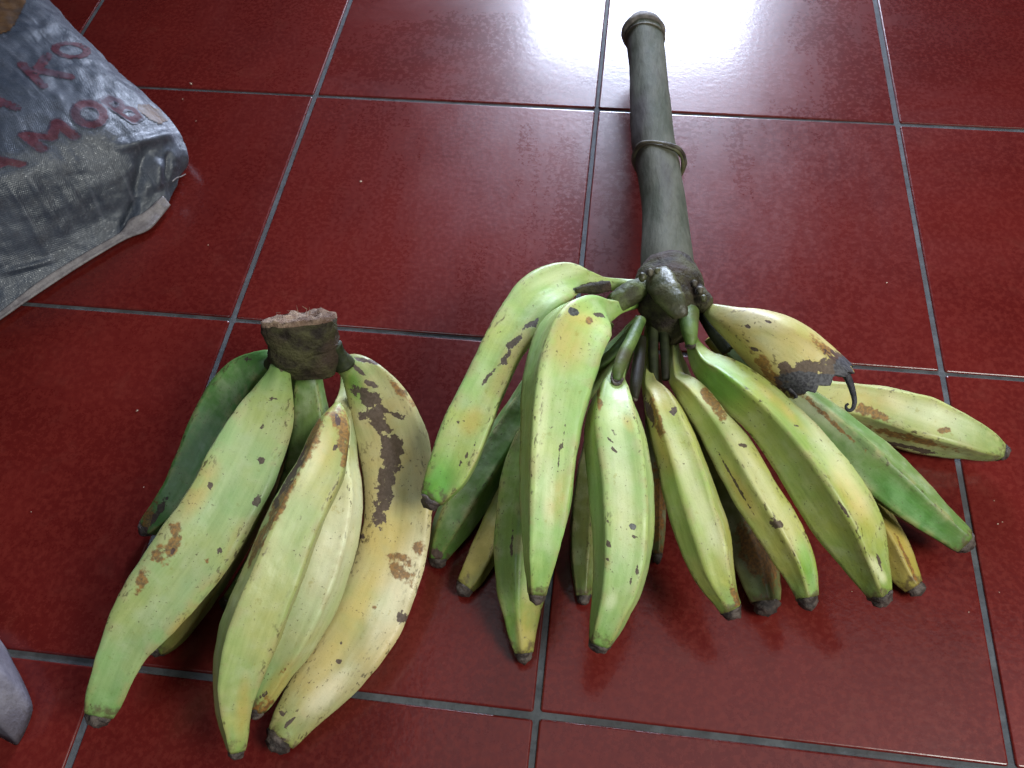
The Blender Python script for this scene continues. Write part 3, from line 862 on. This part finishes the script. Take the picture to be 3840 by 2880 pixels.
# ---- the split plantain with its torn black end
def torn(parent):
    pairs, hz, ridges, tint = TORN
    P, s = spline(stations(pairs, hz), 90)
    C, R = P[:, :3], P[:, 3]
    th, prof, prox = poly_profile(ridges, NTH)
    for _ in range(3):
        prof = .25 * np.roll(prof, 1) + .5 * prof + .25 * np.roll(prof, -1)
    tt = s / s[-1]
    V, CT, T = loft(C, R, prof, th, .6 * np.clip(tt / .2, .1, 1), .72)
    m = len(C)
    # ragged lip: stretch the last rings by a different length round the edge
    for j in range(NTH):
        L = .007 * (mnoise.noise(Vector((math.cos(th[j]) * 4, math.sin(th[j]) * 4, 2))) + .35 * mnoise.noise(Vector((math.cos(th[j]) * 13, math.sin(th[j]) * 13, 7))))
        L += .008 * math.sin(th[j])
        for q in range(12):
            i = m - 1 - q
            V[i, j] += T[-1] * L * (1 - q / 12.0) ** 1.5 - (V[i, j] - C[i]) * .03 * (1 - q / 12.0) ** 2
    vv = list(V.reshape(-1, 3)); F = tube_faces(m, NTH, True, False)
    ct = list(CT.reshape(-1, 3))
    # inner wall of the peel
    inner = []
    base = (m - 1) * NTH
    for q, (inset, back) in enumerate(((.90, .000), (.86, .005), (.84, .012))):
        st_ = len(vv)
        for j in range(NTH):
            vv.append(C[-1] + (V[-1, j] - C[-1]) * inset - T[-1] * back); ct.append(CT[-1, j])
        prev = base if q == 0 else st_ - NTH
        for j in range(NTH):
            a, b = prev + j, prev + (j + 1) % NTH
            F.append((a, st_ + j, st_ + (j + 1) % NTH, b))
    vv = np.array(vv); ct = np.array(ct)
    midx = [0] * (len(F) - 3 * NTH) + [1] * (3 * NTH)
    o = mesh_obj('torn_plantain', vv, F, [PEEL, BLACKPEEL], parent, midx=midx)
    o['label'] = 'short orange plantain torn open at its black end'
    o.color = (*tint, 1)
    geo = np.zeros((len(vv), 3)); geo[:m * NTH, 0] = np.tile(prox, m); geo[:m * NTH, 1] = np.repeat(tt * .75, NTH)
    set_fruit_attributes(o.data, vv, ct, geo, MARKS['R12'])
    # pinkish flesh inside
    fv, ff = [], []
    lv = [.86, .7, .5, .28, .1]
    for q in lv:
        for j in range(NTH):
            p = C[-1] + (V[-1, j] - C[-1]) * q
            fv.append(p - T[-1] * .0045 + T[-1] * .0052 * fbm(p, 260, 3.0))
    for i in range(len(lv) - 1):
        for j in range(NTH):
            a, b = i * NTH + j, i * NTH + (j + 1) % NTH
            ff.append((a, a + NTH, b + NTH, b))
    ff.append(tuple(reversed(range((len(lv) - 1) * NTH, len(lv) * NTH))))
    mesh_obj('flesh', fv, ff, FLESH, o)
    strand('peel_strand', [(1822,800,.102), (1834,822,.100), (1842,846,.099), (1846,868,.098), (1841,884,.097), (1831,886,.097), (1827,877,.098), (1833,872,.099)], .0030, .0008, BLACKPEEL, o)
    strand('peel_strand', [(1706,838,.100), (1713,846,.099), (1719,852,.098), (1720,860,.097)], .0026, .0009, BLACKPEEL, o)
    return o


torn(right_bunch)

# ---------------------------------------------------------------- grey woven sack
SG = [  # columns from the off-frame end to the visible corner; rows from the seam on the floor up over the sack
 [(-150,790,.006), (-180,690,.050), (-220,600,.085), (-280,500,.100), (-360,390,.105), (-480,250,.105), (-620,80,.100)],
 [(0,686,.006), (-20,610,.055), (-50,500,.105), (-110,410,.125), (-200,300,.130), (-320,160,.130), (-470,0,.125)],
 [(87,625,.006), (88,555,.055), (75,450,.105), (10,350,.128), (-80,240,.135), (-200,100,.135), (-350,-60,.130)],
 [(187,560,.006), (196,495,.052), (200,390,.098), (130,290,.122), (40,190,.130), (-90,50,.132), (-250,-100,.130)],
 [(268,514,.006), (288,455,.044), (302,350,.082), (240,250,.106), (140,150,.114), (10,10,.118), (-150,-150,.118)],
 [(330,478,.006), (352,420,.034), (368,330,.062), (300,222,.086), (196,122,.096), (66,-14,.100), (-95,-180,.100)],
 [(356,452,.005), (384,392,.024), (404,318,.040), (340,228,.058), (232,132,.066), (102,-6,.070), (-60,-165,.070)],
]
G0 = np.array([[at(x, y, z * (.36, .36, .56, .74, .80, .80, .80)[j]) for j, (x, y, z) in enumerate(c)] for c in SG])            # 7 x 7 x 3


def interp_grid(G, nu, nv):
    a = np.array([spline_param(G[:, j], nu) for j in range(G.shape[1])]).transpose(1, 0, 2)
    return np.array([spline_param(a[i], nv) for i in range(nu)])


def spline_param(P, n):
    Q = np.vstack([2 * P[0] - P[1], P, 2 * P[-1] - P[-2]])
    u = np.linspace(0, len(P) - 1, n)
    out = []
    for x in u:
        i = min(int(x), len(P) - 2); t = x - i
        p0, p1, p2, p3 = Q[i], Q[i + 1], Q[i + 2], Q[i + 3]
        out.append(.5 * ((2 * p1) + (-p0 + p2) * t + (2 * p0 - 5 * p1 + 4 * p2 - p3) * t * t + (-p0 + 3 * p1 - 3 * p2 + p3) * t ** 3))
    return np.array(out)


NU, NV = 130, 150
TOPG = interp_grid(G0, NU, NV)
nrm = np.cross(np.gradient(TOPG, axis=0), np.gradient(TOPG, axis=1))
nrm /= np.linalg.norm(nrm, axis=2)[:, :, None]
if nrm[60, 70] @ (CAM_LOC - TOPG[60, 70]) < 0: nrm = -nrm
pxg = proj(TOPG)


def crease(px, x0, y0, x1, y1, w):
    d = np.array([x1 - x0, y1 - y0], float); L = np.linalg.norm(d); d /= L
    r = px - np.array([x0, y0]); u = r @ d; v = r @ np.array([-d[1], d[0]])
    fade = np.clip(np.minimum(u, L - u) / (L * .25) + .25, 0, 1)
    return np.exp(-(v / w) ** 2) * fade


disp = np.zeros((NU, NV))
disp -= .0070 * crease(pxg, 318, 318, 292, 430, 13)
disp -= .0060 * crease(pxg, 300, 430, 262, 500, 9)
disp += .0060 * crease(pxg, 250, 320, 372, 292, 12)
disp += .0050 * crease(pxg, 345, 345, 338, 410, 12)
disp -= .0040 * crease(pxg, 365, 330, 362, 390, 6)
for (a, b, c, d, w, h) in ((60, 380, 150, 520, 6, .0018), (80, 370, 165, 500, 5, -.0016), (20, 400, 110, 560, 7, .0016), (100, 360, 190, 490, 5, .0014), (120, 350, 215, 470, 6, -.0014),
                           (0, 590, 120, 560, 7, .0030), (20, 80, 120, 60, 8, .0025), (150, 330, 235, 450, 5, .0014)):
    disp += h * crease(pxg, a, b, c, d, w)
for i in range(NU):
    for j in range(NV):
        p = TOPG[i, j]
        disp[i, j] += .0022 * fbm(p, 26, 5.0) + .0005 * fbm(p, 95, 8.0) + .0007 * mnoise.noise(Vector((p[0] * 110 + p[1] * 60, p[0] * 14 - p[1] * 25, p[2] * 30)))
edge = np.minimum(1, np.arange(NV) / 6.0)[None, :] * np.ones((NU, 1))
TOPG = TOPG + nrm * (disp * edge)[:, :, None]
TOPG[:, :, 2] = np.maximum(TOPG[:, :, 2], .003)
vv = list(TOPG.reshape(-1, 3))
su = np.cumsum(np.linalg.norm(np.diff(TOPG, axis=0, prepend=TOPG[:1]), axis=2), axis=0)
sv = np.cumsum(np.linalg.norm(np.diff(TOPG, axis=1, prepend=TOPG[:, :1]), axis=2), axis=1)
ct = list(np.stack([su, sv, np.zeros_like(su)], 2).reshape(-1, 3))
F = []
for i in range(NU - 1):
    for j in range(NV - 1):
        a = i * NV + j
        F.append((a, a + NV, a + NV + 1, a + 1))
# sides and underside: drop the rim to the floor, tucked in a little
rim = [i * NV for i in range(NU)] + [(NU - 1) * NV + j for j in range(1, NV)] + [i * NV + NV - 1 for i in range(NU - 2, -1, -1)] + [j for j in range(NV - 2, 0, -1)]
cen = np.array(vv).mean(0)
prev = rim
nr_ = len(rim)
for f, tuck in ((.70, .001), (.45, .003), (.20, .008), (0.0, .018)):
    st_ = len(vv)
    for r in rim:
        p = vv[r].copy(); d = cen - p; d[2] = 0; d /= np.linalg.norm(d)
        q = p + d * tuck; q[2] = max(.0008, p[2] * f)
        vv.append(q); ct.append(ct[r] + np.array([0, 0, (1 - f) * .1]))
    cur = list(range(st_, st_ + nr_))
    for k in range(nr_):
        F.append((prev[k], cur[k], cur[(k + 1) % nr_], prev[(k + 1) % nr_]))
    prev = cur
F.append(tuple(prev))
sack = mesh_obj('sack', vv, F, WEAVE)
put_vec(sack.data, 'Ct', np.array(ct))
bm = bmesh.new(); bm.from_mesh(sack.data); bmesh.ops.recalc_face_normals(bm, faces=bm.faces); bm.to_mesh(sack.data); bm.free()
tag(sack, 'full grey woven plastic sack with faded red lettering lying on the tiles', 'sack')
bvh = BVHTree.FromPolygons([Vector(v) for v in vv], F[:(NU - 1) * (NV - 1)])


def on_sack(x, y, lift):
    d = Vector(ray(x, y)).normalized()
    hit = bvh.ray_cast(Vector(CAM_LOC), d)
    if hit[0] is None: return None
    n = hit[1] if hit[1].dot(d) < 0 else -hit[1]
    return np.array(hit[0] + n * lift)


def seg(px, py, a, b):
    ax, ay = a; bx, by = b
    dx, dy = bx - ax, by - ay
    t = max(0, min(1, ((px - ax) * dx + (py - ay) * dy) / (dx * dx + dy * dy + 1e-9)))
    return math.hypot(px - ax - t * dx, py - ay - t * dy)


GLYPH = {
 'A': [((-.95, -.9), (0, .9)), ((0, .9), (.95, -.9)), ((-.5, -.25), (.5, -.25))],
 'K': [((-.75, -.9), (-.75, .9)), ((-.75, -.05), (.75, .9)), ((-.3, .2), (.85, -.9))],
 'M': [((-.85, -.9), (-.85, .9)), ((-.85, .9), (0, -.3)), ((0, -.3), (.85, .9)), ((.85, .9), (.85, -.9))],
 'B': [((-.75, -.9), (-.75, .9)), ((-.75, .9), (.35, .85)), ((.35, .85), (.65, .45)), ((.65, .45), (.3, .05)), ((-.75, .05), (.3, .05)), ((.3, .05), (.8, -.4)), ((.8, -.4), (.4, -.88)), ((.4, -.88), (-.75, -.9))],
 'O': [((.8 * math.cos(a), .82 * math.sin(a)), (.8 * math.cos(a + .35), .82 * math.sin(a + .35))) for a in np.arange(0, 2 * math.pi, .35)],
}


def letter(ch, cx, cy, up, right, stroke, outline, n=46, skip=.0):
    """A printed letter laid on the cloth; centre and half axes measured in the photograph."""
    grid = {}
    V_, F_, mi = [], [], []

    def vid(i, j):
        if (i, j) in grid: return grid[(i, j)]
        u = -1.35 + 2.7 * i / n; v = -1.35 + 2.7 * j / n
        p = on_sack(cx + right[0] * u + up[0] * v, cy + right[1] * u + up[1] * v, .0006)
        grid[(i, j)] = None if p is None else len(V_)
        if p is not None: V_.append(p)
        return grid[(i, j)]

    for i in range(n):
        for j in range(n):
            u = -1.35 + 2.7 * (i + .5) / n; v = -1.35 + 2.7 * (j + .5) / n
            d = min(seg(u, v, a, b) for a, b in GLYPH[ch])
            jit = .05 * mnoise.noise(Vector((u * 4, v * 4, cx)))
            if d + jit > stroke + outline: continue
            if mnoise.noise(Vector((u * 7 + cx, v * 7, 1.5))) < skip - .75: continue
            q = [vid(i, j), vid(i + 1, j), vid(i + 1, j + 1), vid(i, j + 1)]
            if None in q: continue
            F_.append(tuple(q)); mi.append(0 if d + jit <= stroke else 1)
    if not F_: return None
    return mesh_obj('printed_letter', V_, F_, [PRINT_RED, PRINT_DARK], sack, midx=mi)


def Z(x, y): return (.2222 * x, 46.1 + .2222 * y)
def D(x, y): return (.2222 * x, .2222 * y)


letter('M', *Z(480, 1112), D(-100, -80), D(185, -72), .24, .10)
letter('O', *Z(870, 905), D(-125, -95), D(115, -85), .24, .10)
letter('B', *Z(1190, 850), D(-150, -100), D(62, -40), .20, .16)
letter('A', *Z(-60, 1390), D(-100, -80), D(185, -72), .26, .10)
letter('K', *Z(440, 485), D(-115, -115), D(165, -55), .24, .0, skip=.25)
letter('O', *Z(690, 285), D(-130, -70), D(140, -45), .20, .0, skip=.30)
letter('A', *Z(-100, 800), D(-110, -110), D(170, -60), .26, .0, skip=.2)


def patch(pts, name, mat, n=30):
    """Printed patch inside a polygon given in the measured view."""
    xs = [p[0] for p in pts]; ys = [p[1] for p in pts]
    grid, V_, F_ = {}, [], []

    def inside(x, y):
        c = False
        for k in range(len(pts)):
            (xa, ya), (xb, yb) = pts[k], pts[k - 1]
            if (ya > y) != (yb > y) and x < (xb - xa) * (y - ya) / (yb - ya) + xa: c = not c
        return c

    def vid(i, j):
        if (i, j) not in grid:
            p = on_sack(min(xs) + (max(xs) - min(xs)) * i / n, min(ys) + (max(ys) - min(ys)) * j / n, .0006)
            grid[(i, j)] = None if p is None else len(V_)
            if p is not None: V_.append(p)
        return grid[(i, j)]
    for i in range(n):
        for j in range(n):
            x = min(xs) + (max(xs) - min(xs)) * (i + .5) / n; y = min(ys) + (max(ys) - min(ys)) * (j + .5) / n
            if not inside(x + 3 * mnoise.noise(Vector((x * .2, y * .2, 0))), y + 3 * mnoise.noise(Vector((x * .2, y * .2, 5)))): continue
            q = [vid(i, j), vid(i + 1, j), vid(i + 1, j + 1), vid(i, j + 1)]
            if None not in q: F_.append(tuple(q))
    if F_: return mesh_obj(name, V_, F_, mat, sack)


patch([(295, 228), (318, 226), (345, 240), (362, 262), (346, 268), (322, 258), (300, 240)], 'brown_print', PRINT_BROWN)
patch([(-60, -60), (66, -60), (58, 0), (40, 40), (22, 66), (0, 76), (-60, 96)], 'brown_print', PRINT_BROWN, 50)

# folded hem along the seam
lo = [(-60, 732, .002), (0, 692, .002), (87, 632, .002), (187, 567, .002), (269, 519, .002), (321, 497, .002), (352, 464, .003), (369, 443, .004)]
hi = [(-60, 716, .016), (0, 673, .016), (87, 606, .018), (187, 544, .018), (258, 503, .020), (280, 474, .026), (312, 458, .028), (352, 422, .026)]
lo = spline_param(np.array(lo, float), 90); hi = spline_param(np.array(hi, float), 90)
hv, hf = [], []
prof_h = [(0, .0005), (.12, .0026), (.35, .0036), (.6, .0028), (.85, .0034), (1.0, .0020), (1.0, .0004), (.6, .0002), (.3, .0002), (.05, .0001)]
for i in range(90):
    for q, h in prof_h:
        x, y = (lo[i] + (hi[i] - lo[i]) * q)[:2]
        p = on_sack(x, y, 0.0)
        if p is None: p = at(x, y, .0035)
        d = CAM_LOC - p; d /= np.linalg.norm(d)
        hv.append(p + d * (h + .0010 + .0010 * (1 + fbm(p, 60, 2.0))))
nh = len(prof_h)
for i in range(89):
    for g in range(nh):
        hf.append((i * nh + g, i * nh + (g + 1) % nh, (i + 1) * nh + (g + 1) % nh, (i + 1) * nh + g))
hf.append(tuple(range(nh))); hf.append(tuple(reversed(range(89 * nh, 90 * nh))))
hem = mesh_obj('hem', hv, hf, HEM, sack)
bm = bmesh.new(); bm.from_mesh(hem.data); bmesh.ops.recalc_face_normals(bm, faces=bm.faces); bm.to_mesh(hem.data); bm.free()
strand('loose_thread', [(372,392,.014), (382,384,.012), (392,381,.010), (401,376,.009)], .0009, .0005, HEM, sack)

# ---------------------------------------------------------------- grey lump at the edge
outl = [(-170, 1360), (-60, 1352), (-10, 1378), (8, 1398), (24, 1430), (44, 1468), (61, 1508), (65, 1532), (56, 1562), (42, 1592), (30, 1608), (14, 1602), (-20, 1590), (-110, 1600), (-180, 1540), (-200, 1440)]
ob = spline_param(np.array([at(x, y, .004) for x, y in outl + outl[:1]]), 64)[:-1]
oc = ob.mean(0)
sv_, sf = [], []
n_ = len(ob)
lev = [(1.0, .0006), (1.0, .010), (.98, .020), (.93, .030), (.82, .037), (.62, .042), (.38, .044), (.15, .045)]
sh = CAM_FW * np.array([1, 1, 0])
for q, z in lev:
    for p in ob:
        # taper upward so that the seen outline stays the traced one
        b = oc + (p - oc) * q; b[2] = z
        b = b + sh * (z * .62) * 1.0
        b += np.array(mnoise.noise_vector(Vector(b * 45))) * .0018 * (0 if z < .001 else 1)
        b[2] = max(b[2], .0006)
        sv_.append(b)
for i in range(len(lev) - 1):
    for j in range(n_):
        a, b = i * n_ + j, i * n_ + (j + 1) % n_
        sf.append((a, b, b + n_, a + n_))
sf.append(tuple(range((len(lev) - 1) * n_, len(lev) * n_))); sf.append(tuple(reversed(range(n_))))
stone = mesh_obj('stone', sv_, sf, STONE)
bm = bmesh.new(); bm.from_mesh(stone.data); bmesh.ops.recalc_face_normals(bm, faces=bm.faces); bm.to_mesh(stone.data); bm.free()
tag(stone, 'dull grey stone-like lump on the tiles beside the smaller hand', 'stone')

# ---------------------------------------------------------------- crumbs on the tiles
rc = random.Random(11)
for x, y, r in ((780, 393, 2.3), (297, 888, 2.0), (413, 182, 2.4), (1915, 612, 1.6), (395, 215, 1.2), (424, 262, 1.2), (311, 1053, 1.0), (450, 530, 1.1), (68, 1106, 1.0), (2147, 1082, 1.2), (2155, 1132, 1.6), (2165, 1128, 1.0), (2158, 1280, 1.0), (2092, 1323, 1.0), (1840, 1278, 1.0), (992, 838, 1.0)):
    c = at(x, y, 0.0)
    bm = bmesh.new()
    bmesh.ops.create_icosphere(bm, subdivisions=1, radius=1.0)
    k = r * depth(c) / VF
    for v in bm.verts:
        v.co *= rc.uniform(.65, 1.25)
        v.co.x *= k * 1.5; v.co.y *= k * .9; v.co.z *= k * .55
    zmin = min(v.co.z for v in bm.verts)
    me = bpy.data.meshes.new('crumb'); bm.to_mesh(me); bm.free()
    me.materials.append(CRUMB)
    o = bpy.data.objects.new('crumb', me)
    o.location = (c[0], c[1], .0001 - zmin + .0002); o.rotation_euler = (0, 0, rc.uniform(0, 3))
    COL.objects.link(o)
    tag(o, 'tiny pale crumb lying on the red tiles', 'crumb', 'crumbs on the tiles')
